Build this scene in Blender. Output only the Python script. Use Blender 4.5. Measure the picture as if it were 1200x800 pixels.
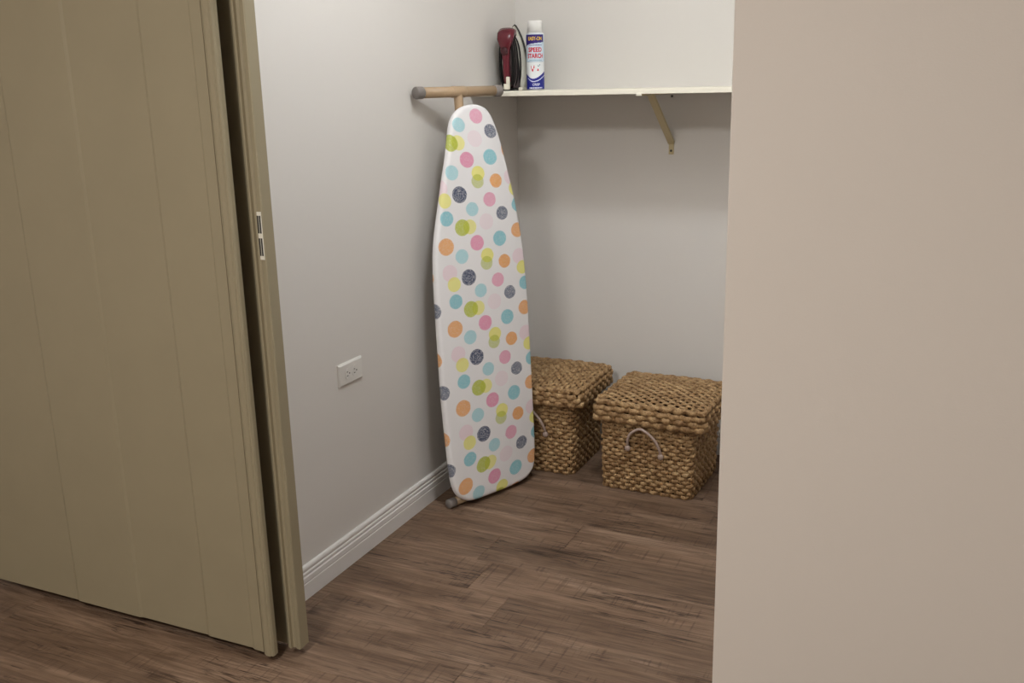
import bpy, bmesh, math, random
from mathutils import Vector, Matrix, Euler
random.seed(7)
sc = bpy.context.scene
col = sc.collection
PI = math.pi
for o in list(bpy.data.objects):
    bpy.data.objects.remove(o)

# ------------------------------------------------------------------ camera
YAW, PITCH, ROLL, FPX = 0.439212, 0.258697, -0.0237733, 1148.8
CAM = Vector((1.7282, 0.0, 1.5))
cd = bpy.data.cameras.new('camera')
cam = bpy.data.objects.new('camera', cd)
col.objects.link(cam)
fwd = Vector((-math.sin(YAW)*math.cos(PITCH), math.cos(YAW)*math.cos(PITCH), -math.sin(PITCH)))
r0 = Vector((math.cos(YAW), math.sin(YAW), 0)); u0 = r0.cross(fwd)
rt = math.cos(ROLL)*r0 + math.sin(ROLL)*u0
up = -math.sin(ROLL)*r0 + math.cos(ROLL)*u0
cam.matrix_world = Matrix(((rt.x, up.x, -fwd.x, CAM.x), (rt.y, up.y, -fwd.y, CAM.y), (rt.z, up.z, -fwd.z, CAM.z), (0, 0, 0, 1)))
cd.sensor_width = 36.0
cd.lens = 36.0*FPX/1200.0
cd.clip_start = 0.02
sc.camera = cam

# ------------------------------------------------------------------ world, exposure, lamp strengths
w = bpy.data.worlds.new('world'); sc.world = w; w.use_nodes = True
w.node_tree.nodes['Background'].inputs[0].default_value = (0.8, 0.85, 0.9, 1)
w.node_tree.nodes['Background'].inputs[1].default_value = 0.05
sc.view_settings.view_transform = 'Standard'
sc.view_settings.look = 'None'
sc.view_settings.gamma = 1.0
sc.view_settings.use_curve_mapping = False
sc.view_settings.exposure = 0.0
CLOSET_LAMP = 72.0                      # emission of the closet ceiling dome
CLOSET_LAMP_AT = (0.98, 2.22)
CLOSET_LAMP_COL = (0.95, 0.98, 1.0)
HALL_FILL = 44.0  # emission of the unseen dome added as fill on the hall side
HALL_FILL_AT = (0.6, -0.45)
HALL_FILL_COL = (1.0, 0.965, 0.92)

# ------------------------------------------------------------------ materials
def srgb(r, g, b):
    f = lambda c: c/12.92 if c <= 0.04045 else ((c+0.055)/1.055)**2.4
    return (f(r/255), f(g/255), f(b/255), 1.0)

def mat(name, c=(200, 200, 200), rough=0.6, spec=0.4, metal=0.0, bump=0.0, bscale=200.0, var=0.0, vscale=20.0, emit=0.0, emitc=None, trans=0.0):
    m = bpy.data.materials.new(name); m.use_nodes = True
    nt = m.node_tree; b = nt.nodes['Principled BSDF']
    cc = srgb(*c)
    b.inputs['Base Color'].default_value = cc
    b.inputs['Roughness'].default_value = rough
    b.inputs['Specular IOR Level'].default_value = spec
    b.inputs['Metallic'].default_value = metal
    if trans: b.inputs['Transmission Weight'].default_value = trans
    if emit:
        b.inputs['Emission Color'].default_value = (*(emitc or cc[:3]), 1)
        b.inputs['Emission Strength'].default_value = emit
    if bump or var:
        tc = nt.nodes.new('ShaderNodeTexCoord')
    if bump:
        n = nt.nodes.new('ShaderNodeTexNoise'); n.inputs['Scale'].default_value = bscale; n.inputs['Detail'].default_value = 3
        bp = nt.nodes.new('ShaderNodeBump'); bp.inputs['Strength'].default_value = bump; bp.inputs['Distance'].default_value = 0.002
        nt.links.new(tc.outputs['Object'], n.inputs['Vector'])
        nt.links.new(n.outputs['Fac'], bp.inputs['Height']); nt.links.new(bp.outputs['Normal'], b.inputs['Normal'])
    if var:
        n2 = nt.nodes.new('ShaderNodeTexNoise'); n2.inputs['Scale'].default_value = vscale; n2.inputs['Detail'].default_value = 4
        nt.links.new(tc.outputs['Object'], n2.inputs['Vector'])
        mx = nt.nodes.new('ShaderNodeMix'); mx.data_type = 'RGBA'
        mx.inputs['A'].default_value = tuple(x*(1-var) for x in cc[:3])+(1,)
        mx.inputs['B'].default_value = tuple(min(1, x*(1+var)) for x in cc[:3])+(1,)
        nt.links.new(n2.outputs['Fac'], mx.inputs['Factor']); nt.links.new(mx.outputs['Result'], b.inputs['Base Color'])
    return m

M = {}
M['wall'] = mat('wall_paint', (221, 218, 214), 0.75, 0.25, bump=0.12, bscale=260)
M['hallwall'] = mat('hall_wall_paint', (221, 214, 206), 0.75, 0.25, bump=0.1, bscale=260)
M['ceiling'] = mat('ceiling_paint', (232, 230, 226), 0.85, 0.2, bump=0.3, bscale=120)
M['trim'] = mat('white_trim_paint', (232, 230, 228), 0.4, 0.4)
M['shelf'] = mat('cream_shelf_paint', (233, 229, 215), 0.45, 0.4, bump=0.05, bscale=80)
M['bracket'] = mat('cream_enamel', (196, 180, 140), 0.4, 0.5)
M["door"] = mat("cream_door_paint", (154, 144, 119), 0.5, 0.4, bump=0.06, bscale=120, var=0.06, vscale=6)
M['darksteel'] = mat('dark_steel', (70, 70, 68), 0.45, 0.5, metal=0.6)
M['black_hole'] = mat('dark_recess', (22, 20, 18), 0.9, 0.1)
M['subfloor'] = mat('subfloor', (38, 28, 22), 0.9, 0.1)
M['tube'] = mat('tan_enamel_tube', (174, 149, 119), 0.42, 0.5, var=0.05, vscale=30)
M['cap'] = mat('grey_plastic_cap', (128, 122, 118), 0.55, 0.4, bump=0.1, bscale=300)
M['cloth_under'] = mat('board_underside', (150, 148, 144), 0.6, 0.4, metal=0.3)
M['plate'] = mat('white_outlet_plastic', (226, 224, 220), 0.4, 0.5)
M['burgundy'] = mat('burgundy_plastic', (98, 22, 38), 0.25, 0.6)
M['burgundy_dark'] = mat('dark_burgundy_plastic', (62, 14, 24), 0.3, 0.5)
M['tank'] = mat('smoky_grey_plastic', (96, 84, 84), 0.3, 0.5)
M['cord'] = mat('black_rubber_cord', (14, 13, 13), 0.55, 0.25)
M['soleplate'] = mat('black_coated_sole', (24, 26, 25), 0.35, 0.5)
M['skirt'] = mat('pale_grey_plastic', (205, 203, 192), 0.4, 0.4)
M['plug'] = mat('cream_plug_plastic', (225, 220, 205), 0.4, 0.4)
M['canwhite'] = mat('white_can_paint', (232, 236, 240), 0.3, 0.5)
M['capwhite'] = mat('white_can_cap', (240, 240, 238), 0.35, 0.4)
M['p_purple'] = mat('print_purple', (52, 34, 122), 0.35, 0.4)
M['p_blue'] = mat('print_blue', (24, 34, 140), 0.35, 0.4)
M['p_pale'] = mat('print_pale_blue', (208, 226, 240), 0.35, 0.4)
M['p_yellow'] = mat('print_yellow', (240, 200, 60), 0.35, 0.4)
M['p_red'] = mat('print_red', (205, 28, 58), 0.35, 0.4)
M['p_teal'] = mat('print_teal', (80, 140, 160), 0.35, 0.4)
M['p_white'] = mat('print_white', (225, 230, 245), 0.35, 0.4)
M['tin'] = mat('bare_tin', (190, 190, 190), 0.3, 0.5, metal=0.9)
M['handle'] = mat('clear_plastic_tube', (172, 152, 142), 0.3, 0.5)
M['shade_core'] = mat('weave_gap_shade', (48, 34, 22), 0.9, 0.1)  # dark brown stands in for shade between the strands
M['lampglass'] = mat('lamp_glass', (255, 255, 255), 0.4, 0.3, emit=CLOSET_LAMP, emitc=CLOSET_LAMP_COL)
M['hallfillglass'] = mat('hall_fill_glass', (255, 255, 255), 0.4, 0.3, emit=HALL_FILL, emitc=HALL_FILL_COL)
M['screw'] = mat('zinc_screw', (110, 105, 98), 0.35, 0.5, metal=0.8)

class NB:
    """tiny node builder"""
    def __init__(s, m): s.nt = m.node_tree
    def _set(s, sock, v):
        if hasattr(v, 'is_output') or isinstance(v, bpy.types.NodeSocket): s.nt.links.new(v, sock)
        elif v is not None: sock.default_value = v
    def math(s, op, a, b=None, c=None, clamp=False):
        n = s.nt.nodes.new('ShaderNodeMath'); n.operation = op; n.use_clamp = clamp
        for i, v in enumerate((a, b, c)):
            if v is not None: s._set(n.inputs[i], v)
        return n.outputs[0]
    def mix(s, f, a, b, blend='MIX'):
        n = s.nt.nodes.new('ShaderNodeMix'); n.data_type = 'RGBA'; n.blend_type = blend
        s._set(n.inputs['Factor'], f); s._set(n.inputs['A'], a); s._set(n.inputs['B'], b)
        return n.outputs['Result']
    def noise(s, vec, scale, detail=2, rough=0.5, dist=0.0):
        n = s.nt.nodes.new('ShaderNodeTexNoise'); s._set(n.inputs['Vector'], vec)
        n.inputs['Scale'].default_value = scale; n.inputs['Detail'].default_value = detail
        n.inputs['Roughness'].default_value = rough; n.inputs['Distortion'].default_value = dist
        return n.outputs['Fac']
    def mapping(s, vec, scale=(1, 1, 1), loc=None):
        n = s.nt.nodes.new('ShaderNodeMapping'); s._set(n.inputs['Vector'], vec)
        n.inputs['Scale'].default_value = scale
        if loc is not None: s._set(n.inputs['Location'], loc)
        return n.outputs[0]
    def ramp(s, f, stops, interp='LINEAR'):
        n = s.nt.nodes.new('ShaderNodeValToRGB'); s._set(n.inputs[0], f)
        cr = n.color_ramp; cr.interpolation = interp
        while len(cr.elements) < len(stops): cr.elements.new(0.5)
        for e, (p, c) in zip(cr.elements, stops):
            e.position = p; e.color = c if len(c) == 4 else (*c, 1)
        return n.outputs[0]
    def smooth(s, v, a, b, c=0.0, d=1.0):
        n = s.nt.nodes.new('ShaderNodeMapRange'); n.interpolation_type = 'SMOOTHSTEP'
        s._set(n.inputs[0], v)
        for i, x in enumerate((a, b, c, d)): n.inputs[i+1].default_value = x
        return n.outputs[0]
    def bump(s, h, strength, dist=0.002):
        n = s.nt.nodes.new('ShaderNodeBump'); n.inputs['Strength'].default_value = strength; n.inputs['Distance'].default_value = dist
        s._set(n.inputs['Height'], h); return n.outputs[0]

def wood_material():
    m = bpy.data.materials.new('walnut_laminate'); m.use_nodes = True
    nb = NB(m); nt = m.node_tree; b = nt.nodes['Principled BSDF']
    tc = nt.nodes.new('ShaderNodeTexCoord').outputs['Object']
    oi = nt.nodes.new('ShaderNodeObjectInfo')
    rnd = oi.outputs['Random']
    cx = nt.nodes.new('ShaderNodeCombineXYZ')
    nt.links.new(nb.math('MULTIPLY', rnd, 37.0), cx.inputs[0]); nt.links.new(nb.math('MULTIPLY', rnd, 91.0), cx.inputs[1])
    add = nt.nodes.new('ShaderNodeVectorMath'); add.operation = 'ADD'
    nt.links.new(tc, add.inputs[0]); nt.links.new(cx.outputs[0], add.inputs[1])
    v = add.outputs[0]
    base = nb.noise(nb.mapping(v, (1.2, 6.5, 1)), 1.6, 4, 0.6, 0.8)
    grain = nb.noise(nb.mapping(v, (2.0, 42, 1)), 2.0, 5, 0.64, 1.3)
    fine = nb.noise(nb.mapping(v, (12, 320, 1)), 1.0, 3, 0.6)
    colr = nb.ramp(base, [(0.25, srgb(88, 68, 53)), (0.45, srgb(122, 98, 79)), (0.6, srgb(140, 115, 95)), (0.8, srgb(164, 140, 119))])
    g2 = nb.smooth(grain, 0.36, 0.62)
    colr = nb.mix(nb.math('MULTIPLY', nb.math('SUBTRACT', 1.0, g2), 0.55), colr, srgb(72, 53, 40))
    colr = nb.mix(nb.math('MULTIPLY', nb.smooth(fine, 0.45, 0.75), 0.16), colr, srgb(164, 146, 130))
    # dark cracks along the grain
    crk = nb.noise(nb.mapping(v, (0.9, 15, 1)), 1.5, 4, 0.58, 1.6)
    crkm = nb.math('MULTIPLY', nb.math('SUBTRACT', 1.0, nb.smooth(nb.math('ABSOLUTE', nb.math('SUBTRACT', crk, 0.5)), 0.0, 0.030)),
                   nb.smooth(nb.noise(nb.mapping(v, (1.8, 5, 1)), 1.6, 2), 0.44, 0.60))
    colr = nb.mix(nb.math('MULTIPLY', crkm, 0.85), colr, srgb(42, 29, 22))
    # knots
    vo = nt.nodes.new('ShaderNodeTexVoronoi'); vo.inputs['Scale'].default_value = 1.0
    nt.links.new(nb.mapping(v, (2.4, 6.5, 1)), vo.inputs['Vector'])
    kn = nb.math('MULTIPLY', nb.math('SUBTRACT', 1.0, nb.smooth(nb.math('ADD', vo.outputs['Distance'], nb.math('MULTIPLY', nb.math('SUBTRACT', grain, 0.5), 0.12)), 0.03, 0.13)), 0.75)
    colr = nb.mix(kn, colr, srgb(50, 35, 27))
    # saw marks across the grain
    sw = nb.noise(nb.mapping(v, (95, 3.0, 1)), 1.0, 2, 0.6)
    swm = nb.math('MULTIPLY', nb.math('SUBTRACT', 1.0, nb.smooth(sw, 0.33, 0.46)), nb.smooth(nb.noise(nb.mapping(v, (1.3, 8, 1), (3.1, 7.7, 0)), 1.4, 2), 0.47, 0.57))
    colr = nb.mix(nb.math('MULTIPLY', swm, 0.42), colr, srgb(62, 45, 36))
    # plank to plank tone
    hsv = nt.nodes.new('ShaderNodeHueSaturation'); nt.links.new(colr, hsv.inputs['Color'])
    nt.links.new(nb.math('ADD', 0.86, nb.math('MULTIPLY', rnd, 0.26)), hsv.inputs['Value'])
    hsv.inputs['Saturation'].default_value = 0.98
    nt.links.new(hsv.outputs[0], b.inputs['Base Color'])
    b.inputs['Roughness'].default_value = 0.5; b.inputs['Specular IOR Level'].default_value = 0.3
    h = nb.math('SUBTRACT', nb.math('MULTIPLY', grain, 0.5), nb.math('ADD', crkm, swm))
    nt.links.new(nb.bump(h, 0.25, 0.0015), b.inputs['Normal'])
    return m
M['wood'] = wood_material()

def straw_material():
    m = bpy.data.materials.new('woven_straw'); m.use_nodes = True
    nb = NB(m); nt = m.node_tree; b = nt.nodes['Principled BSDF']
    tc = nt.nodes.new('ShaderNodeTexCoord').outputs['Object']
    n1 = nb.noise(tc, 42, 3, 0.6); n2 = nb.noise(tc, 210, 3, 0.6); n3 = nb.noise(tc, 9, 2)
    c = nb.ramp(n1, [(0.28, srgb(116, 86, 56)), (0.45, srgb(164, 132, 93)), (0.6, srgb(192, 160, 117)), (0.78, srgb(216, 191, 150))])
    c = nb.mix(nb.math('MULTIPLY', nb.math('SUBTRACT', 1.0, nb.smooth(n2, 0.32, 0.55)), 0.55), c, srgb(84, 58, 36))
    c = nb.mix(nb.math('MULTIPLY', nb.smooth(n3, 0.45, 0.7), 0.25), c, srgb(120, 88, 56))
    nt.links.new(c, b.inputs['Base Color'])
    b.inputs['Roughness'].default_value = 0.6; b.inputs['Specular IOR Level'].default_value = 0.3
    nt.links.new(nb.bump(n2, 0.35, 0.002), b.inputs['Normal'])
    return m
M['straw'] = straw_material()

def dots_material():
    """white cotton cover with a printed repeat of scribbled dots; x and z of the cover's own axes are metres across and up the board"""
    m = bpy.data.materials.new('dotted_cotton'); m.use_nodes = True
    nb = NB(m); nt = m.node_tree; b = nt.nodes['Principled BSDF']
    tc = nt.nodes.new('ShaderNodeTexCoord').outputs['Object']
    sep = nt.nodes.new('ShaderNodeSeparateXYZ'); nt.links.new(tc, sep.inputs[0])
    v = sep.outputs[2]
    u = nb.math('ADD', sep.outputs[0], nb.math('MULTIPLY', sep.outputs[1], nb.math('SIGN', nb.math('SUBTRACT', sep.outputs[0], .167))))   # the print wraps round the edge
    fc = nt.nodes.new('ShaderNodeFloatCurve'); cv = fc.mapping.curves[0]
    pts = [(-0.03, -.03), (.04, -.018), (.18, 0), (.33, 0), (.475, -.004), (.77, -.012), (.91, -.018), (1.06, -.025), (1.2, -.037), (1.36, -.063), (1.42, -.07)]
    g = [((a+.05)/1.5, (c+.1)/.12) for a, c in pts]
    cv.points[0].location = g[0]; cv.points[1].location = g[-1]
    for q in g[1:-1]: cv.points.new(*q)
    fc.mapping.update()
    nt.links.new(nb.math('DIVIDE', nb.math('ADD', v, .05), 1.5), fc.inputs['Value'])
    shift = nb.math('SUBTRACT', nb.math('MULTIPLY', fc.outputs[0], .12), .1)
    # hand drawn wobble
    wob = nb.noise(tc, 60, 2)
    U = nb.math('ADD', nb.math('SUBTRACT', u, shift), nb.math('MULTIPLY', nb.math('SUBTRACT', wob, .5), .005))
    P = .2905
    ringn = nb.noise(tc, 110, 2)
    base = srgb(238, 237, 239)
    c = base
    pink = srgb(228, 148, 180); pale = srgb(238, 214, 224); blue = srgb(136, 200, 212); lb = srgb(164, 213, 222)
    green = srgb(184, 194, 66); yel = srgb(236, 232, 122); orange = srgb(234, 170, 104); navy = srgb(66, 76, 104); gray = srgb(98, 106, 126)
    D = [(.223, .108, .030, pale, .45, 0), (.029, .240, .030, pale, .7, 0), (.366, .255, .030, pale, .7, 0),
         (.143, .098, .027, yel, .75, 0), (.211, .279, .027, yel, .85, 0), (.043, .198, .027, yel, .8, 0), (.378, .212, .026, yel, .85, 0),
         (.169, .329, .0285, pink, .9, .17), (.250, .184, .0265, pink, .78, .17), (.026, .332, .031, orange, .9, .17), (.291, .247, .026, orange, .95, .17),
         (.371, .061, .028, orange, .9, .17), (.113, .213, .0300, navy, .95, .42), (.303, .130, .0255, gray, .92, .40), (.108, .099, .030, green, .9, .17),
         (.204, .252, .0255, green, .65, .17), (.163, .158, .0255, lb, .85, .17), (.092, .290, .0265, lb, .85, .17), (.279, .041, .0285, blue, .9, .17),
         (.042, .137, .0270, blue, .9, .17), (.384, .153, .0265, blue, .9, .17), (-.058, .115, .027, gray, .92, .40), (-.078, .232, .027, orange, .9, .3)]
    if True:
        for (u0_, v0_, r, colr, al, rg) in D:
            du = nb.math('MULTIPLY', nb.math('SUBTRACT', U, u0_), 1/(r*1.13))
            dv = nb.math('MULTIPLY', nb.math('WRAP', nb.math('SUBTRACT', v, v0_), P/2, -P/2), 1/(r*.98))
            d2 = nb.math('SQRT', nb.math('ADD', nb.math('MULTIPLY', du, du), nb.math('MULTIPLY', dv, dv)))
            mask = nb.smooth(d2, 1.03, .93, 0, al) if False else nb.math('MULTIPLY', nb.smooth(d2, .93, 1.03, 1, 0), al)
            if rg:
                rr = nb.math('SINE', nb.math('ADD', nb.math('MULTIPLY', d2, 18.0), nb.math('MULTIPLY', ringn, 22.0)))
                mask = nb.math('MULTIPLY', mask, nb.math('SUBTRACT', 1.0, nb.math('MULTIPLY', nb.smooth(rr, .1, 1.0), rg)))
            c = nb.mix(mask, c, colr, 'MIX')
    nt.links.new(c, b.inputs['Base Color'])
    b.inputs['Roughness'].default_value = 0.85; b.inputs['Specular IOR Level'].default_value = 0.15
    hh = nb.math('ADD', nb.math('MULTIPLY', nb.noise(tc, 700, 2), .25), nb.math('MULTIPLY', nb.noise(nb.mapping(tc, (14, 14, 3)), 1.0, 3), 1.6))
    nt.links.new(nb.bump(hh, 0.25, 0.004), b.inputs['Normal'])
    return m
M['dots'] = dots_material()

# ------------------------------------------------------------------ mesh helpers
def obj(name, bm, m, parent=None, smooth=False, loc=None):
    if isinstance(bm, bmesh.types.BMesh):
        me = bpy.data.meshes.new(name); bm.to_mesh(me); bm.free()
    else: me = bm
    ms = m if isinstance(m, (list, tuple)) else [m]
    if not me.materials:
        for x in ms: me.materials.append(x)
    if smooth:
        for p in me.polygons: p.use_smooth = True
    o = bpy.data.objects.new(name, me); col.objects.link(o)
    if parent is not None: o.parent = parent
    if loc is not None: o.location = loc
    return o
def empty(name, loc=(0, 0, 0), rz=0.0):
    o = bpy.data.objects.new(name, None); col.objects.link(o); o.location = loc; o.rotation_euler = (0, 0, rz)
    o.empty_display_size = .05
    return o
def tag(o, label, cat, group=None, kind=None):
    o['label'] = label; o['category'] = cat
    if group: o['group'] = group
    if kind: o['kind'] = kind
    return o
def struct(o):
    o['kind'] = 'structure'; return o
def box(bm, a, b, bevel=0.0, seg=2):
    """axis box between two corners"""
    vs = [bm.verts.new((x, y, z)) for x in (a[0], b[0]) for y in (a[1], b[1]) for z in (a[2], b[2])]
    idx = [(0, 1, 3, 2), (4, 6, 7, 5), (0, 4, 5, 1), (2, 3, 7, 6), (0, 2, 6, 4), (1, 5, 7, 3)]
    fs = [bm.faces.new([vs[i] for i in f]) for f in idx]
    bmesh.ops.recalc_face_normals(bm, faces=fs)
    if bevel:
        es = list({e for f in fs for e in f.edges})
        bmesh.ops.bevel(bm, geom=es, offset=bevel, segments=seg, profile=0.5, affect='EDGES')
    return bm
def nbox(a, b, bevel=0.0, seg=2):
    return box(bmesh.new(), a, b, bevel, seg)
def prism(bm, pts, lo, hi, axis='z'):
    """closed polygon extruded along an axis; pts are 2-D in the other two axes (in order x,y,z)"""
    def P(p, h):
        return {'z': (p[0], p[1], h), 'y': (p[0], h, p[1]), 'x': (h, p[0], p[1])}[axis]
    A = [bm.verts.new(P(p, lo)) for p in pts]; B = [bm.verts.new(P(p, hi)) for p in pts]
    n = len(pts)
    fs = [bm.faces.new((A[i], A[(i+1) % n], B[(i+1) % n], B[i])) for i in range(n)]
    fs.append(bm.faces.new(A[::-1])); fs.append(bm.faces.new(B))
    bmesh.ops.recalc_face_normals(bm, faces=fs)
    return bm
def tube(bm, pts, r, sides=10, caps=True, closed=False, flat=None):
    """tube along points; r number or list"""
    pts = [Vector(p) for p in pts]; n = len(pts)
    rs = r if isinstance(r, (list, tuple)) else [r]*n
    rings = []; prev = None
    for i in range(n):
        if closed: t = pts[(i+1) % n]-pts[i-1]
        else: t = pts[min(i+1, n-1)]-pts[max(i-1, 0)]
        t.normalize()
        if prev is None:
            a = Vector((0, 0, 1)) if abs(t.z) < .9 else Vector((1, 0, 0))
            nrm = t.cross(a).normalized()
        else:
            nrm = (prev - t*prev.dot(t)).normalized()
        prev = nrm; bn = t.cross(nrm)
        rings.append([bm.verts.new(pts[i] + (nrm*math.cos(2*PI*k/sides)+bn*math.sin(2*PI*k/sides))*rs[i]) for k in range(sides)])
    fs = []
    for i in range(n if closed else n-1):
        A, B = rings[i], rings[(i+1) % n]
        for k in range(sides): fs.append(bm.faces.new((A[k], A[(k+1) % sides], B[(k+1) % sides], B[k])))
    if caps and not closed:
        fs.append(bm.faces.new(rings[0][::-1])); fs.append(bm.faces.new(rings[-1]))
    bmesh.ops.recalc_face_normals(bm, faces=fs)
    return bm
def lathe(bm, prof, sides=32, center=(0, 0, 0)):
    c = Vector(center); rings = []
    for r, z in prof:
        if r < 1e-6: rings.append([bm.verts.new(c+Vector((0, 0, z)))])
        else: rings.append([bm.verts.new(c+Vector((r*math.cos(2*PI*k/sides), r*math.sin(2*PI*k/sides), z))) for k in range(sides)])
    fs = []
    for A, B in zip(rings, rings[1:]):
        for k in range(sides):
            a, b_ = A[k % len(A)], A[(k+1) % len(A)]; c_, d = B[(k+1) % len(B)], B[k % len(B)]
            vs = []
            for q in (a, b_, c_, d):
                if q not in vs: vs.append(q)
            if len(vs) >= 3: fs.append(bm.faces.new(vs))
    bmesh.ops.recalc_face_normals(bm, faces=fs)
    return bm
def catmull(pts, n=6, closed=False):
    out = []; N = len(pts); P = [Vector(p) for p in pts]
    rng = N if closed else N-1
    for i in range(rng):
        p0 = P[i-1] if (closed or i > 0) else P[0]; p1 = P[i]; p2 = P[(i+1) % N]; p3 = P[(i+2) % N] if (closed or i+2 < N) else P[-1]
        for k in range(n):
            t = k/n
            out.append(.5*((2*p1)+(p2-p0)*t+(2*p0-5*p1+4*p2-p3)*t*t+(3*p1-p0-3*p2+p3)*t**3))
    if not closed: out.append(P[-1])
    return out

# ------------------------------------------------------------------ the room shell
CEIL = 2.76; D = 3.782; RX = 1.50; HX0, HX1, HY0 = -1.75, 3.2, -1.9; FY0, FY1 = 1.85, 1.97; OPEN_R = 1.315
struct(obj('ceiling', nbox((HX0-.1, HY0-.1, CEIL), (HX1+.1, D+.1, CEIL+.1)), M['ceiling']))
struct(obj('wall_left', nbox((-.12, FY1, 0), (0, D, CEIL)), M['wall']))
struct(obj('wall_back', nbox((-.12, D, 0), (RX+.12, D+.1, CEIL)), M['wall']))
struct(obj('wall_right', nbox((RX, FY1, 0), (RX+.12, D, CEIL)), M['wall']))
bm = bmesh.new()
box(bm, (OPEN_R, FY0, 0), (HX1, FY1, CEIL), 0.003, 2)
struct(obj('wall_front_right', bm, M['hallwall']))
struct(obj('wall_front_header', nbox((-1.2, FY0, 2.07), (OPEN_R, FY1, CEIL)), M['hallwall']))
struct(obj('wall_front_left', nbox((HX0, FY0, 0), (-1.2, FY1, CEIL)), M['hallwall']))
struct(obj('wall_recess_back', nbox((-1.2, FY1, 0), (-.12, FY1+.1, CEIL)), M['hallwall']))
struct(obj('wall_hall_left', nbox((HX0-.1, HY0, 0), (HX0, FY0, CEIL)), M['hallwall']))
struct(obj('wall_hall_right', nbox((HX1, HY0, 0), (HX1+.1, FY0, CEIL)), M['hallwall']))
struct(obj('wall_hall_back', nbox((HX0, HY0-.1, 0), (HX1, HY0, CEIL)), M['hallwall']))

# baseboards: moulded profile (offset from wall, height)
BP = [(0, 0), (.014, 0), (.014, .050), (.0125, .052), (.0125, .054), (.0140, .0565), (.0135, .070), (.0105, .0735), (.0105, .0765), (.0120, .0785), (.0115, .0835), (.0082, .0865), (.0082, .0885), (.0105, .0915), (.0108, .097), (.0085, .1020), (.0045, .1045), (0, .1045)]
struct(obj('baseboard_left', prism(bmesh.new(), [(p[0], p[1]) for p in BP], FY1, D, 'y'), M['trim']))
bm = bmesh.new(); prism(bm, [(D-p[0], p[1]) for p in BP], .0141, RX-.0141, 'x'); struct(obj('baseboard_back', bm, M['trim']))
bm = bmesh.new(); prism(bm, [(RX-p[0], p[1]) for p in BP], FY1, D, 'y'); struct(obj('baseboard_right', bm, M['trim']))

# floor with single planks
floor = struct(obj('floor', nbox((HX0-.1, HY0-.1, -.06), (HX1+.1, D+.1, -.010)), M['subfloor']))
PW, PL = .180, 1.22
def plank_mesh(L):
    bm = bmesh.new(); box(bm, (0, 0, -.0095), (L-.0006, PW-.0006, 0), .0009, 1)
    me = bpy.data.meshes.new('plank'); bm.to_mesh(me); bm.free(); me.materials.append(M['wood']); return me
cache = {}
rng = random.Random(11)
row = 0
y = 2.755 - PW*26
while y < D:
    x = HX0 - .05 - rng.uniform(0, 1.1)
    while x < HX1:
        L = PL
        a, b_ = max(x, HX0), min(x+L, HX1)
        if b_-a > .02:
            key = round(b_-a, 3)
            if key not in cache: cache[key] = plank_mesh(b_-a)
            if y > HY0-.18:
                o = bpy.data.objects.new('plank', cache[key]); col.objects.link(o); o.parent = floor
                o.location = (a, y, 0)
        x += L
    y += PW

# ------------------------------------------------------------------ ceiling lamps
def ceiling_lamp(name, x, y, r, gm, label):
    e = empty(name, (x, y, CEIL)); tag(e, label, 'lamp')
    obj('base', lathe(bmesh.new(), [(0, 0), (r*1.04, 0), (r*1.04, -.025), (r*.98, -.03), (0, -.03)], 40), M['trim'], e, True)
    obj('glass_dome', lathe(bmesh.new(), [(r*.97, -.0305), (r*.95, -.05), (r*.84, -.08), (r*.6, -.105), (r*.3, -.118), (0, -.121)], 40), gm, e, True)
ceiling_lamp('ceiling_lamp', CLOSET_LAMP_AT[0], CLOSET_LAMP_AT[1], .15, M['lampglass'], 'round white glass dome lamp on the closet ceiling')
ceiling_lamp('ceiling_lamp', HALL_FILL_AT[0], HALL_FILL_AT[1], .40, M['hallfillglass'], 'unseen dome lamp added on the hall ceiling as soft fill')  # added out of view for ambient light, broad to soften its shadows

# ------------------------------------------------------------------ sliding metal doors
def door_panel(name, label, pts, z0, z1, extra=None):
    e = empty(name, (pts[0][0], pts[0][1], z0)); tag(e, label, 'door')
    return e
DZ0, DZ1 = .025, 2.04
FD = empty('closet_door', (-.42, 1.86, DZ0)); tag(FD, 'nearer cream metal closet door, its broad front face cut by a thin seam', 'door')
def local(pts, o): return [(p[0]-o.location.x, p[1]-o.location.y) for p in pts]
H_ = DZ1-DZ0
# broad face skin, flat up to the seam, with shallow vertical ribs
face = [(-.95, 1.846), (-.60, 1.846), (-.59, 1.842), (-.35, 1.842), (-.34, 1.846), (-.10, 1.846), (-.09, 1.842), (.062, 1.842), (.068, 1.838), (.1025, 1.836), (.1025, 1.862), (-.95, 1.872)]
obj('face_panel', prism(bmesh.new(), local(face, FD), 0, H_), M['door'], FD)
edge = [(.1045, 1.8355), (.1150, 1.8300), (.1270, 1.8300), (.1300, 1.8335), (.1340, 1.8340), (.1365, 1.8400), (.1350, 1.8540), (.1310, 1.8560), (.1045, 1.8560)]
obj('edge_stile', prism(bmesh.new(), local(edge, FD), -.004, H_), M['door'], FD)
back = [(-.95, 1.8725), (.0800, 1.8640), (.0800, 1.8900), (-.95, 1.8900)]
obj('back_panel', prism(bmesh.new(), local(back, FD), .006, H_), M['door'], FD)
RD = empty('closet_door', (-.30, 1.91, DZ0)); tag(RD, 'farther cream metal closet door showing only its narrow channelled edge and two dark slots', 'door')
edge2 = [(.1460, 1.8960), (.1490, 1.8830), (.1560, 1.8795), (.1600, 1.8800), (.1620, 1.8870), (.1700, 1.8890), (.1745, 1.8850), (.1850, 1.8840), (.1870, 1.8880), (.1850, 1.9250), (.1460, 1.9250)]
obj('edge_stile', prism(bmesh.new(), local(edge2, RD), .0, H_), M['door'], RD)
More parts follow.
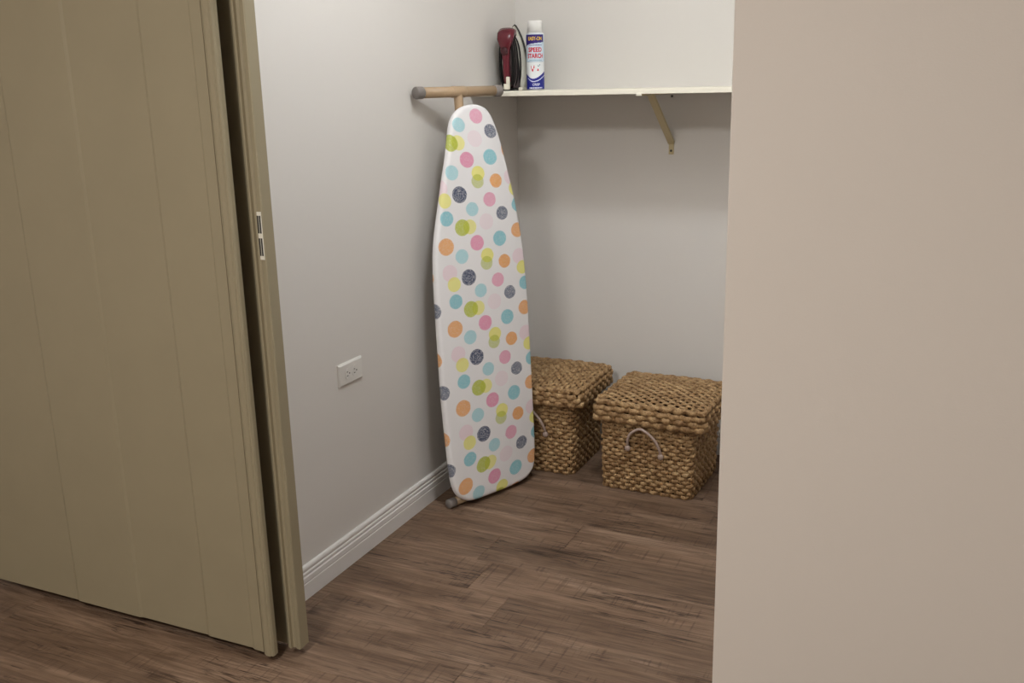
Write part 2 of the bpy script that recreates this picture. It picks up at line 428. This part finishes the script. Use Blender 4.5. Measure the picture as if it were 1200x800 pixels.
f2 = [(-.90, 1.8960), (.0400, 1.8985), (.0450, 1.9180), (.1455, 1.9180), (.1455, 1.9250), (-.90, 1.9250)]
obj('face_panel', prism(bmesh.new(), local(f2, RD), -.017, H_), M['door'], RD)
lp = obj('latch_plate', nbox((.1720-RD.location.x, 1.8815-RD.location.y, 1.095-DZ0), (.1852-RD.location.x, 1.8838-RD.location.y, 1.212-DZ0), .0008, 1), M['shelf'], RD)
for za, zb in ((1.160, 1.203), (1.105, 1.148)):
    for xa, xb in ((.1735, .1772), (.1795, .1835)):
        obj('slot', nbox((xa-RD.location.x, 1.8803-RD.location.y, za-DZ0), (xb-RD.location.x, 1.8816-RD.location.y, zb-DZ0)), M['darksteel'], lp)
trk = tag(obj('door_track', nbox((-1.15, 1.853, 2.045), (OPEN_R-.002, 1.935, 2.069), .002, 1), M['door']), 'cream metal track under the header carrying the closet doors', 'track')
for dpar, xs, yy in ((FD, (-.85, .02), 1.868), (RD, (-.8, .08), 1.912)):
    for xx in xs:
        obj('hanger', nbox((xx-dpar.location.x-.015, yy-dpar.location.y-.004, H_), (xx-dpar.location.x+.015, yy-dpar.location.y+.004, 2.0455-DZ0)), M['darksteel'], dpar)

# ------------------------------------------------------------------ wall outlet on the left wall
OUT = empty('wall_outlet', (0.0, 2.467, .629)); tag(OUT, 'white double wall outlet set sideways low on the left wall', 'outlet')
bm = bmesh.new()
hw, hh = .066, .0365
a = [bm.verts.new((0, sy*hw, sz*hh)) for sy, sz in ((-1, -1), (1, -1), (1, 1), (-1, 1))]
b1 = [bm.verts.new((.004, sy*(hw-.001), sz*(hh-.001))) for sy, sz in ((-1, -1), (1, -1), (1, 1), (-1, 1))]
c1 = [bm.verts.new((.0075, sy*(hw-.006), sz*(hh-.006))) for sy, sz in ((-1, -1), (1, -1), (1, 1), (-1, 1))]
for A, B in ((a, b1), (b1, c1)):
    for i in range(4): bm.faces.new((A[i], A[(i+1) % 4], B[(i+1) % 4], B[i]))
bm.faces.new(c1); bm.faces.new(a[::-1]); bmesh.ops.recalc_face_normals(bm, faces=bm.faces[:])
obj('cover_plate', bm, M['plate'], OUT)
for s in (-1, 1):
    bm = bmesh.new(); pts = []
    for k in range(28):
        t = 2*PI*k/28; yy = .0168*math.cos(t); zz = .0172*math.sin(t)
        pts.append((max(-.0142, min(.0142, yy))+s*.0195, zz))
    prism(bm, pts, .0072, .0092, 'x'); rc = obj('receptacle', bm, M['plate'], OUT)
    for zz, ln in ((.0062, .0065), (-.0062, .0080)):
        obj('slot', nbox((.0090, s*.0195-.004-ln/2, zz-.0011), (.0095, s*.0195-.004+ln/2, zz+.0011)), M['black_hole'], rc)
    bm = bmesh.new(); prism(bm, [(s*.0195+.0075+.0024*math.cos(2*PI*k/12), .0024*math.sin(2*PI*k/12)) for k in range(12)], .0090, .0095, 'x')
    obj('ground_hole', bm, M['black_hole'], rc)
bm = bmesh.new(); prism(bm, [(.0028*math.cos(2*PI*k/14), .0028*math.sin(2*PI*k/14)) for k in range(14)], .0072, .0086, 'x')
obj('screw', bm, M['plate'], OUT)

# ------------------------------------------------------------------ shelf and its bracket
SF, SZ0, SZ1 = 3.365, 1.449, 1.467
shelf = empty('wall_shelf', (0.0, SF, SZ0)); tag(shelf, 'long cream painted shelf across the back wall', 'shelf')
obj('shelf_board', nbox((.001, .003, 0), (RX-.001, D-SF-.0005, SZ1-SZ0), .0012, 1), M['shelf'], shelf)
obj('front_edging', nbox((.001, -.0015, .0002), (RX-.001, .0029, SZ1-SZ0-.0022), .0008, 1), M['shelf'], shelf)
BX = .657
br = empty('shelf_bracket', (BX, D, SZ0)); tag(br, 'cream metal angle bracket with diagonal brace under the shelf', 'bracket')
obj('top_arm', nbox((-.011, SF-D+.002, -.006), (.011, -.0045, -.0002), .001, 1), M['bracket'], br)
obj('front_lip', nbox((-.010, SF-D-.0050, -.0065), (.010, SF-D-.0020, .003), .001, 1), M['shelf'], br)
obj('wall_tab', nbox((-.010, -.0044, -.236), (.010, -.0003, -.186), .001, 1), M['bracket'], br)
obj('wall_tab', nbox((-.008, -.0044, -.026), (.008, -.0003, -.0065), .001, 1), M['wall'], br)
# diagonal U shaped brace
bm = bmesh.new()
pA = Vector((0, 3.492-D, -.006)); pB = Vector((0, -.006, -.196))
t = (pB-pA).normalized(); nrm = Vector((0, t.z, -t.y)).normalized()
if nrm.z > 0: nrm = -nrm
prof = [(-.012, 0), (-.012, .0), (-.012, -.012), (-.0105, -.012), (-.0105, -.002), (.0105, -.002), (.0105, -.012), (.012, -.012), (.012, 0)]
prof = prof[1:]
R1 = [bm.verts.new(pA+Vector((x, 0, 0))+nrm*h) for x, h in prof]; R2 = [bm.verts.new(pB+Vector((x, 0, 0))+nrm*h) for x, h in prof]
for i in range(len(prof)):
    j = (i+1) % len(prof); bm.faces.new((R1[i], R1[j], R2[j], R2[i]))
bm.faces.new(R1[::-1]); bm.faces.new(R2); bmesh.ops.recalc_face_normals(bm, faces=bm.faces[:])
obj('brace', bm, M['bracket'], br)
def screw_bm(y0, zc, xc=0.0, r=.0045):
    bm = bmesh.new(); prism(bm, [(xc+r*math.cos(2*PI*k/12), zc+r*math.sin(2*PI*k/12)) for k in range(12)], y0-.0022, y0, 'y'); return bm
obj('screw', screw_bm(-.0044, -.222), M['darksteel'], br)
obj('screw', screw_bm(-.0044, -.016), M['darksteel'], br)

# ------------------------------------------------------------------ ironing board leaning on wall and shelf
dv_ = Vector((.36, .933, 0)).normalized()
A0 = Vector((.16, 2.905, .045))
n0 = Vector((dv_.y, -dv_.x, 0))
s0 = n0.dot(A0); s1 = n0.dot(Vector((.062, 2.904, 0)))
tv = (n0*(s1-s0)+Vector((0, 0, 1.43))).normalized()
nv = dv_.cross(tv)                     # towards the viewer
BR = bpy.data.objects.new('ironing_board', None); col.objects.link(BR)
BR.matrix_world = Matrix(((dv_.x, -nv.x, tv.x, A0.x), (dv_.y, -nv.y, tv.y, A0.y), (dv_.z, -nv.z, tv.z, A0.z), (0, 0, 0, 1)))
tag(BR, 'ironing board with multicoloured dotted cover leaning upright against the left wall', 'ironing board')
OUTL = [(.186, 1.386), (.16, 1.384), (.126, 1.374), (.093, 1.349), (.073, 1.309), (.053, 1.226), (.030, 1.150), (.006, 1.068), (-.021, .974), (-.038, .895), (-.046, .801), (-.050, .697), (-.055, .501), (-.057, .378), (-.055, .252), (-.051, .140), (-.045, .064), (-.028, .019), (.006, -.013), (.052, -.026), (.146, -.029), (.235, -.029), (.304, -.023), (.346, -.003), (.368, .034), (.377, .118), (.381, .271), (.385, .472), (.387, .669), (.385, .766), (.377, .895), (.358, 1.022), (.334, 1.132), (.303, 1.255), (.274, 1.331), (.247, 1.368), (.214, 1.383)]
ol = [(p.x, p.y) for p in catmull([Vector((a_, b_, 0)) for a_, b_ in OUTL], 4, True)]
N = len(ol); cen = Vector((.167, .65))
def inset(d):
    out = []
    for i in range(N):
        p0, p1 = Vector(ol[i-1]), Vector(ol[(i+1) % N]); tt = (p1-p0).normalized(); nn = Vector((-tt.y, tt.x))
        p = Vector(ol[i])
        if nn.dot(cen-p) < 0: nn = -nn
        out.append(p+nn*d)
    return out
bm = bmesh.new(); rings = []
for ins, dep in ((.012, .0245), (.003, .0250), (.0005, .0215), (0, .0170), (.0005, .0100), (.003, .0045), (.008, .0012), (.015, 0)):
    rings.append([bm.verts.new((p.x, dep, p.y)) for p in inset(ins)])
for A_, B_ in zip(rings, rings[1:]):
    for i in range(N): bm.faces.new((A_[i], A_[(i+1) % N], B_[(i+1) % N], B_[i]))
bm.faces.new(rings[-1]); bmesh.ops.recalc_face_normals(bm, faces=bm.faces[:])
obj('cover', bm, M['dots'], BR, True)
bm = bmesh.new(); q = inset(.010)
prism(bm, [(p.x, p.y) for p in q], .0225, .0243, 'y'); obj('metal_top', bm, M['cloth_under'], BR)
inv = BR.matrix_world.inverted()
def foot_bar(c0, c1, rad):
    a_, b_ = inv @ Vector(c0), inv @ Vector(c1)
    tt = (b_-a_).normalized(); L = (b_-a_).length
    f = obj('foot_bar', tube(bmesh.new(), [a_+tt*.012, b_-tt*.012], rad, 20), M['tube'], BR, True)
    for P_, s in ((a_, 1), (b_, -1)):
        obj('end_cap', tube(bmesh.new(), [P_, P_+tt*s*.0015, P_+tt*s*.004, P_+tt*s*.030, P_+tt*s*.032], [rad*.95, rad*1.08, rad*1.14, rad*1.12, rad*1.03], 20), M['cap'], f, True)
    return a_, b_
Tz = 1.4715
ta, tb = foot_bar((.0260, 2.912, Tz), (.162, 3.283, Tz-.001), .0180)
ba, bb = foot_bar((.1010, 2.884, .0190), (.246, 3.255, .0190), .0155)
# T fitting and legs folded flat behind the top
tm = ta.lerp(tb, .485); bmid = ba.lerp(bb, .5)
tt = (tb-ta).normalized()
obj('tee_sleeve', tube(bmesh.new(), [tm-tt*.030, tm-tt*.029, tm+tt*.029, tm+tt*.030], [.0182, .0194, .0194, .0182], 20), M['tube'], BR, True)
legc = [(.1665, .034), (.1665, .036)]
obj('leg', tube(bmesh.new(), catmull([tm+Vector((0, 0, -.008)), tm+Vector((0, 0, -.05)), Vector((tm.x, .041, 1.2)), Vector((tm.x, .041, .75)), Vector((tm.x, .041, .20))], 4), .0160, 14), M['tube'], BR, True)
for s in (-1, 1):
    obj('leg', tube(bmesh.new(), catmull([bmid+Vector((s*.03, 0, .006)), bmid+Vector((s*.035, 0, .05)), Vector((bmid.x+s*.045, .039, .30)), Vector((bmid.x+s*.045, .039, .75)), Vector((bmid.x+s*.045, .039, 1.0))], 4), .0095, 12), M['tube'], BR, True)
obj('pivot_rod', tube(bmesh.new(), [Vector((tm.x-.07, .039, .62)), Vector((tm.x+.07, .039, .62))], .006, 10), M['darksteel'], BR, True)

# ------------------------------------------------------------------ baskets
def loop_path(hx, hy, rc, step):
    """rounded rectangle centred on origin -> evenly spaced (pos, normal)"""
    pts = []
    for cx_, cy_, a0 in ((hx-rc, -hy+rc, -PI/2), (hx-rc, hy-rc, 0), (-hx+rc, hy-rc, PI/2), (-hx+rc, -hy+rc, PI)):
        for k in range(9):
            a_ = a0+PI/2*k/8
            pts.append(Vector((cx_+rc*math.cos(a_), cy_+rc*math.sin(a_), 0)))
    seg = [(pts[(i+1) % len(pts)]-pts[i]).length for i in range(len(pts))]
    T = sum(seg); n = max(8, int(round(T/step))); out = []
    i = 0; acc = 0
    for k in range(n):
        s = T*k/n
        while acc+seg[i] < s: acc += seg[i]; i += 1
        f = (s-acc)/seg[i]; p = pts[i].lerp(pts[(i+1) % len(pts)], f)
        out.append(p)
    nr = []
    for k in range(n):
        tt_ = (out[(k+1) % n]-out[k-1]).normalized(); nr.append(Vector((tt_.y, -tt_.x, 0)))
    return out, nr, T
class Strands:
    def __init__(s): s.v = []; s.f = []
    def add(s, pts, outs, tans, rw, rn, sides=6, closed=True):
        """flattened strand: rn along 'outs', rw along the third axis"""
        n = len(pts); b0 = len(s.v)
        for p, o_, t_ in zip(pts, outs, tans):
            bn = o_.cross(t_)
            for k in range(sides):
                a_ = 2*PI*k/sides; s.v.append(p+o_*(rn*math.cos(a_))+bn*(rw*math.sin(a_)))
        for i in range(n if closed else n-1):
            j = (i+1) % n
            for k in range(sides):
                l = (k+1) % sides; s.f.append((b0+i*sides+k, b0+i*sides+l, b0+j*sides+l, b0+j*sides+k))
        if not closed:
            s.f.append(tuple(b0+k for k in range(sides))[::-1]); s.f.append(tuple(b0+(n-1)*sides+k for k in range(sides)))
    def mesh(s, name):
        me = bpy.data.meshes.new(name); me.from_pydata([tuple(p) for p in s.v], [], s.f); me.update()
        for p in me.polygons: p.use_smooth = True
        return me
def twine_ring(S, hx, hy, rc, z, wl, rw, rn, amp, phase, rnd, pitch):
    """one weaver going out over one stake and in behind the next"""
    P_, Nn, T = loop_path(hx, hy, rc, wl/8.0)
    n = len(P_); k_ = max(1, round(T/wl)); jz = rnd.uniform(0, 6.28); pts = []
    for i in range(n):
        c_ = math.cos(2*PI*k_*i/n+phase)
        off = amp*(abs(c_)**.7)*(1 if c_ > 0 else -1)
        wob = .0012*math.sin(5*2*PI*i/n+jz)+rnd.uniform(-.0009, .0009)
        pts.append(P_[i]+Nn[i]*(off+rnd.uniform(-.0008, .0008))+Vector((0, 0, z+wob)))
    tans = [(pts[(i+1) % n]-pts[i-1]).normalized() for i in range(n)]
    outs = [(Nn[i]-tans[i]*Nn[i].dot(tans[i])).normalized() for i in range(n)]
    S.add(pts, outs, tans, rw, rn)
def stakes(S, hx, hy, rc, z0, z1, wl, r, rnd):
    P_, Nn, T = loop_path(hx, hy, rc, wl/2)
    for p in P_:
        q = [p+Vector((rnd.uniform(-.001, .001), rnd.uniform(-.001, .001), z0+(z1-z0)*k/3)) for k in range(4)]
        S.add(q, [Vector((1, 0, 0))]*4, [Vector((0, 0, 1))]*4, r, r, 5, False)
def twine_line(S, p0, p1, upv, wl, rw, rn, amp, phase, rnd, pitch, dome=None):
    L = (p1-p0).length; n = max(6, int(L/(wl/8.0))); d_ = (p1-p0).normalized(); side = upv.cross(d_)
    pts = []
    for i in range(n+1):
        f = i/n; c_ = math.cos(2*PI*(L/wl)*f+phase)
        p = p0.lerp(p1, f)+upv*(amp*(abs(c_)**.7)*(1 if c_ > 0 else -1)+rnd.uniform(-.0008, .0008))+side*rnd.uniform(-.001, .001)
        if dome: p = p+upv*dome(p)
        pts.append(p)
    tans = [(pts[min(i+1, n)]-pts[max(i-1, 0)]).normalized() for i in range(n+1)]
    outs = [(upv-t_*upv.dot(t_)).normalized() for t_ in tans]
    S.add(pts, outs, tans, rw, rn, closed=False)
def basket(name, loc, rz, label, bw, bd, bz, lw, ld, lz0, lz1, top_axis, lid_off, seed, rc_body, rc_lid, handle):
    rnd = random.Random(seed)
    e = empty(name, loc, rz); tag(e, label, 'basket', 'lidded woven straw baskets')
    pitch = .0142; S = Strands(); nrow = int(round(bz/pitch))
    for i in range(nrow):
        f = i/(nrow-1); sx = bw/2-.007-.006*(1-f)**2; sy = bd/2-.007-.006*(1-f)**2
        twine_ring(S, sx+rnd.uniform(-.0015, .0015), sy+rnd.uniform(-.0015, .0015), rc_body, .0080+(bz-.010)*f, .040, .0082, .0044, .0050, (i % 2)*PI+rnd.uniform(-.55, .55), rnd, pitch)
    stakes(S, bw/2-.0085, bd/2-.0085, rc_body, .004, bz, .040, .0030, rnd)
    o = obj('basket_body', S.mesh('basket_body'), M['straw'], e); o['kind'] = 'stuff'
    bm = bmesh.new(); box(bm, (-bw/2+.0135, -bd/2+.0135, .006), (bw/2-.0135, bd/2-.0135, bz), .02, 3); obj('shade_core', bm, M['shade_core'], e)  # added solid core, painted dark as the shade behind the weave
    # lid
    lo = Vector((lid_off[0], lid_off[1], 0)); S = Strands()
    lidh = lz1-lz0; k = 4; lp_ = lidh/k
    for i in range(k):
        z = lz0+lp_*(i+.5)-.001; cut = .006 if i == k-1 else .0
        twine_ring(S, lw/2-.008-cut, ld/2-.008-cut, rc_lid, z, .050, .0122, .0054, .0056, (i % 2)*PI+rnd.uniform(-.6, .6), rnd, lp_)
    nv0 = len(S.v)
    dome = lambda p: .012*max(0, 1-(2*p.x/lw)**2)*max(0, 1-(2*p.y/ld)**2) - .010*max(abs(2*p.x/lw), abs(2*p.y/ld))**10
    tp = .0164
    ext, run = (ld, lw) if top_axis == 'x' else (lw, ld)
    m_ = int((ext-.018)/tp)
    for i in range(m_):
        c_ = -((m_-1)/2-i)*tp
        half = run/2-.010
        edge_ = ext/2-abs(c_)
        if edge_ < rc_lid: half -= rc_lid-math.sqrt(max(0, rc_lid**2-(rc_lid-edge_)**2))
        if top_axis == 'x': p0, p1 = Vector((-half, c_, lz1-.006)), Vector((half, c_, lz1-.006))
        else: p0, p1 = Vector((c_, -half, lz1-.006)), Vector((c_, half, lz1-.006))
        twine_line(S, p0, p1, Vector((0, 0, 1)), .044, .0096, .0048, .0046, (i % 2)*PI+rnd.uniform(-.4, .4), rnd, tp, dome)
    S.v = [p+lo for p in S.v]
    o = obj('lid', S.mesh('lid'), M['straw'], e); o['kind'] = 'stuff'
    bm = bmesh.new(); box(bm, (-lw/2+.014+lo.x, -ld/2+.014+lo.y, lz0+.004), (lw/2-.014+lo.x, ld/2-.014+lo.y, lz1-.0105), .012, 2); obj('lid_shade_core', bm, M['shade_core'], e)  # same added core under the lid, its gaps painted dark
    # clear tube handle on the front
    (xa, za), (xt, zt), (xb, zb) = handle
    yf = -bd/2-.006
    pth = [Vector((xa, yf+.003, za)), Vector((xa+.002, yf-.008, za+.028)), Vector((xa+.016, yf-.013, za+.060)), Vector((xt, yf-.015, zt)), Vector((xb-.026, yf-.014, zb+.068)), Vector((xb-.006, yf-.010, zb+.034)), Vector((xb, yf+.003, zb))]
    h = obj('handle', tube(bmesh.new(), catmull(pth, 5), .0052, 8), M['handle'], e, True)
    for x_, z_ in ((xa, za), (xb, zb)):
        bm = bmesh.new(); lathe(bm, [(0, -.0145), (.0060, -.0145), (.0105, -.011), (.0118, -.0075), (.0105, -.004), (.006, 0), (0, 0)], 16)
        bmesh.ops.rotate(bm, verts=bm.verts, matrix=Matrix.Rotation(-PI/2, 3, 'X'))
        bmesh.ops.translate(bm, verts=bm.verts, vec=(x_, yf+.006, z_-.004))
        bmesh.ops.scale(bm, verts=bm.verts, vec=(1, 1, 1))
        obj('handle_knob', bm, M['handle'], h, True)
    return e
basket('lidded_basket', (.245, 3.505, 0), 0.0, 'woven straw basket standing half hidden behind the ironing board', .345, .345, .290, .420, .410, .292, .362, 'y', (.002, 0), 3, .030, .035,
       ((-.105, .175), (-.015, .268), (.056, .168)))
basket('lidded_basket', (.728, 3.455, 0), math.radians(-2.0), 'woven straw basket standing alone at the right with its whole front in view', .366, .360, .276, .438, .415, .276, .357, 'x', (.015, 0), 5, .020, .018,
       ((-.066, .180), (-.010, .262), (.062, .165)))

# ------------------------------------------------------------------ steam iron standing on its heel
IR = empty('clothes_iron', (.0645, 3.640, SZ1+.0005), math.radians(3)); tag(IR, 'burgundy clothes iron standing upright on its heel with black cord wound round it', 'iron')
SO = [(.0, .248), (.006, .243), (.016, .228), (.028, .203), (.039, .172), (.047, .140), (.053, .105), (.0565, .070), (.0570, .035), (.0545, .004)]
def sole_outline(k, zlo=0.0, sz=1.0):
    R_ = [(x*k, zlo+z*sz) for x, z in SO]; L_ = [(-x, z) for x, z in R_[1:]][::-1]
    return R_+L_
obj('soleplate', prism(bmesh.new(), sole_outline(1.0), -.010, 0, 'y'), M['soleplate'], IR)
bm = bmesh.new(); rr = []
for y_, k, zs in ((-.0102, .92, .965), (-.022, .91, .95), (-.036, .82, .90), (-.041, .70, .84)):
    rr.append([bm.verts.new((x, y_, z)) for x, z in sole_outline(k, .004, zs)])
for A_, B_ in zip(rr, rr[1:]):
    n_ = len(A_)
    for i in range(n_): bm.faces.new((A_[i], A_[(i+1) % n_], B_[(i+1) % n_], B_[i]))
bm.faces.new(rr[-1]); bm.faces.new(rr[0][::-1]); bmesh.ops.recalc_face_normals(bm, faces=bm.faces[:])
obj('skirt', bm, M['skirt'], IR, True)
bm = bmesh.new(); rr = []
for y_, k, zs in ((-.0412, .58, .80), (-.056, .48, .76), (-.068, .36, .70)):
    rr.append([bm.verts.new((x, y_, z)) for x, z in sole_outline(k, .006, zs)])
for A_, B_ in zip(rr, rr[1:]):
    n_ = len(A_)
    for i in range(n_): bm.faces.new((A_[i], A_[(i+1) % n_], B_[(i+1) % n_], B_[i]))
bm.faces.new(rr[-1]); bm.faces.new(rr[0][::-1]); bmesh.ops.recalc_face_normals(bm, faces=bm.faces[:])
obj('water_tank', bm, M['tank'], IR, True)
# handle: front post, grip, rear post
hx = .003
bm = bmesh.new()
sec = [(-.0745, .206, .030, .020), (-.090, .216, .036, .020), (-.108, .217, .037, .022), (-.124, .207, .0365, .025), (-.131, .188, .0345, .026), (-.130, .168, .026, .022), (-.127, .148, .0175, .018), (-.125, .105, .0145, .017), (-.123, .070, .0140, .017), (-.117, .044, .0145, .018), (-.102, .024, .015, .017), (-.0825, .020, .015, .016)]
sec = [(a_*.88, b_, c_*.92, d_) for a_, b_, c_, d_ in sec]
rings = []
for i, (y_, z_, wx, th) in enumerate(sec):
    a_ = sec[max(i-1, 0)]; b_ = sec[min(i+1, len(sec)-1)]
    t_ = Vector((0, b_[0]-a_[0], b_[1]-a_[1])).normalized(); nn = Vector((0, -t_.z, t_.y))
    ring = []
    for k in range(14):
        an = 2*PI*k/14; cx_, sx_ = math.cos(an), math.sin(an)
        ex = abs(cx_)**.7*(1 if cx_ > 0 else -1); ez = abs(sx_)**.7*(1 if sx_ > 0 else -1)
        ring.append(bm.verts.new(Vector((hx+ex*wx, y_, z_))+nn*(ez*th*.72)))
    rings.append(ring)
for A_, B_ in zip(rings, rings[1:]):
    for i in range(14): bm.faces.new((A_[i], A_[(i+1) % 14], B_[(i+1) % 14], B_[i]))
bm.faces.new(rings[0][::-1]); bm.faces.new(rings[-1]); bmesh.ops.recalc_face_normals(bm, faces=bm.faces[:])
obj('handle', bm, M['burgundy'], IR, True)
bm = bmesh.new(); lathe(bm, [(0, 0), (.014, 0), (.015, .004), (.0145, .010), (.010, .013), (0, .014)], 20)
bmesh.ops.rotate(bm, verts=bm.verts, matrix=Matrix.Rotation(PI/2, 3, 'X')); bmesh.ops.translate(bm, verts=bm.verts, vec=(hx, -.122, .146))
obj('steam_dial', bm, M['burgundy_dark'], IR, True)
bm = nbox((-.030, -.098, .0), (.030, -.008, .0055), .002, 2); obj('heel_rest', bm, M['soleplate'], IR)
# wound cord: one continuous tube looping over the tip end and under the heel end
pts = []
turns = 5
for i in range(turns*24+1):
    f = i/(turns*24); a_ = 2*PI*i/24
    y_ = -.116+.078*f+.003*math.sin(5.3*a_/7)
    hwid = .027+.017*f*f+.002*math.sin(i*1.7/7)
    zc, hz = .109, .1015+.004*math.sin(i*.31)
    sx_ = math.sin(a_); cz_ = math.cos(a_)
    x_ = -.001+hwid*(abs(sx_)**.75)*(1 if sx_ > 0 else -1)
    pts.append(Vector((x_, y_, max(.0105, zc+hz*(abs(cz_)**.85)*(1 if cz_ > 0 else -1)))))
obj('cord', tube(bmesh.new(), pts, .0027, 8), M['cord'], IR, True)
bm = bmesh.new(); box(bm, (-.004, -.128, .004), (.018, -.110, .026), .003, 2); box(bm, (.006, -.126, .024), (.019, -.113, .052), .003, 2)
obj('plug', bm, M['plug'], IR, True)
obj('heel_foot', nbox((.030, -.060, .0), (.048, -.010, .012), .003, 2), M['plug'], IR)

# ------------------------------------------------------------------ starch spray can
CX, CY, CR = .1640, 3.600, .0343
toc = math.atan2(CAM.y-CY, CAM.x-CX)
CN = empty('spray_can', (CX, CY, SZ1+.0005), toc+PI/2); tag(CN, 'white and blue starch spray can standing beside the iron', 'can')
prof = [(CR-.004, 0), (CR-.0005, .0012), (CR, .004)]
NZ, NA = 116, 132
zs_ = [.004+(.206-.004)*k/NZ for k in range(NZ+1)]
bm = bmesh.new(); grid = []
for z_ in zs_:
    grid.append([bm.verts.new((CR*math.sin(2*PI*k/NA), -CR*math.cos(2*PI*k/NA), z_)) for k in range(NA)])
def label_index(s, z):
    """s: metres round the can from the label's centre, z: height; returns the print colour slot"""
    S_ = s/CR
    if abs(s) > .060: return 1
    top, bot = .205, .1725+.004*math.sin(S_*1.1)
    if bot < z < top and -.044 < s < .040: 
        return 2
    if s < -.020 and .163 < z <= bot and z > .163+.3*(s+.044): return 2
    X = math.sin(S_)
    wave = .0425+(.0160*(X+.3)**2 if X > -.3 else .040*(X+.3)**2)
    if z < wave:
        sw = wave-.0095-.003*X
        if X > -.85 and sw-.0036 < z < sw: return 5
        return 3
    if z < .105: return 0
    return 1
for j in range(NZ):
    for k in range(NA):
        k2 = (k+1) % NA
        f = bm.faces.new((grid[j][k], grid[j][k2], grid[j+1][k2], grid[j+1][k])); f.smooth = True
        an = (k+.5)/NA*2*PI; an = an-2*PI if an > PI else an
        f.material_index = label_index(an*CR, (zs_[j]+zs_[j+1])/2)
obj('can_body', bm, [M['canwhite'], M['p_pale'], M['p_purple'], M['p_blue'], M['p_red'], M['p_white']], CN)
obj('bottom_rim', lathe(bmesh.new(), [(0, .001), (CR-.003, 0), (CR+.0002, .0008), (CR+.0002, .0035), (CR-.0004, .0039), (0, .0039)], 48), M['tin'], CN, True)
obj('top_rim', lathe(bmesh.new(), [(0, .206), (CR+.0001, .2061), (CR+.0001, .2085), (CR-.003, .2100), (CR-.0055, .2110), (0, .2110)], 48), M['canwhite'], CN, True)
obj('spray_cap', lathe(bmesh.new(), [(0, .2111), (.0287, .2111), (.0285, .2500), (.0270, .2542), (.0240, .2556), (0, .2560)], 40), M['capwhite'], CN, True)
def can_text(name, body, size, s_c, z_c, m, xs=1.0, shear=0.0, lift=.0004, bold=0.0):
    cu = bpy.data.curves.new(name, 'FONT'); cu.body = body; cu.size = size; cu.align_x = 'CENTER'; cu.align_y = 'CENTER'; cu.shear = shear; cu.offset = bold
    t_ = bpy.data.objects.new(name, cu); col.objects.link(t_)
    dg = bpy.context.evaluated_depsgraph_get(); me = bpy.data.meshes.new_from_object(t_.evaluated_get(dg))
    bpy.data.objects.remove(t_); bpy.data.curves.remove(cu)
    bm = bmesh.new(); bm.from_mesh(me); bpy.data.meshes.remove(me)
    bmesh.ops.triangulate(bm, faces=bm.faces[:])
    for v_ in bm.verts:
        s_ = s_c+v_.co.x*xs; z_ = z_c+v_.co.y; a_ = s_/CR
        v_.co = Vector(((CR+lift)*math.sin(a_), -(CR+lift)*math.cos(a_), z_))
    obj(name, bm, m, CN)
def can_patch(name, poly, m, lift=.0003):
    bm = bmesh.new(); vs = [bm.verts.new((s_, 0, z_)) for s_, z_ in poly]; f = bm.faces.new(vs)
    bmesh.ops.triangulate(bm, faces=[f])
    for v_ in bm.verts:
        a_ = v_.co.x/CR; v_.co = Vector(((CR+lift)*math.sin(a_), -(CR+lift)*math.cos(a_), v_.co.z))
    obj(name, bm, m, CN)
can_text('brand_text', 'EASY-ON', .0180, .000, .1890, M['p_yellow'], .76, 0, .0005, .0005)
can_text('product_text', 'SPEED', .0228, .000, .1480, M['p_red'], .88, 0, .0005, .0008)
can_text('product_text', 'STARCH', .0228, .001, .1255, M['p_red'], .76, 0, .0005, .0008)
can_text('claim_text', 'CRISP', .0120, .002, .0200, M['p_white'], .95, 0, .0005, .0003)
for k in range(11): can_patch('small_print', [(-.026+k*.005, .1640), (-.0225+k*.005, .1640), (-.0225+k*.005, .1670), (-.026+k*.005, .1670)], M['p_blue'])
for k in range(13): can_patch('small_print', [(-.024+k*.004, .1095), (-.0212+k*.004, .1095), (-.0212+k*.004, .1118), (-.024+k*.004, .1118)], M['p_teal'])
can_patch('rule_line', [(-.034+.002*k, .1045) for k in range(35)]+[(.034-.002*k, .1058) for k in range(35)], M['p_teal'])
for k in range(10): can_patch('small_print', [(-.026+k*.0055, .0060), (-.0220+k*.0055, .0060), (-.0220+k*.0055, .0105), (-.026+k*.0055, .0105)], M['p_white'])
can_patch('garment_picture', [(-.018, .090), (-.004, .092), (-.003, .083), (-.007, .079), (-.009, .068), (-.013, .070), (-.016, .080)], M['p_red'])
can_patch('garment_picture', [(.006, .071), (.014, .071), (.012, .078), (.009, .080)], M['p_red'])
can_patch('garment_picture', [(.008, .091), (.018, .096), (.019, .092), (.012, .086)], M['p_teal'])
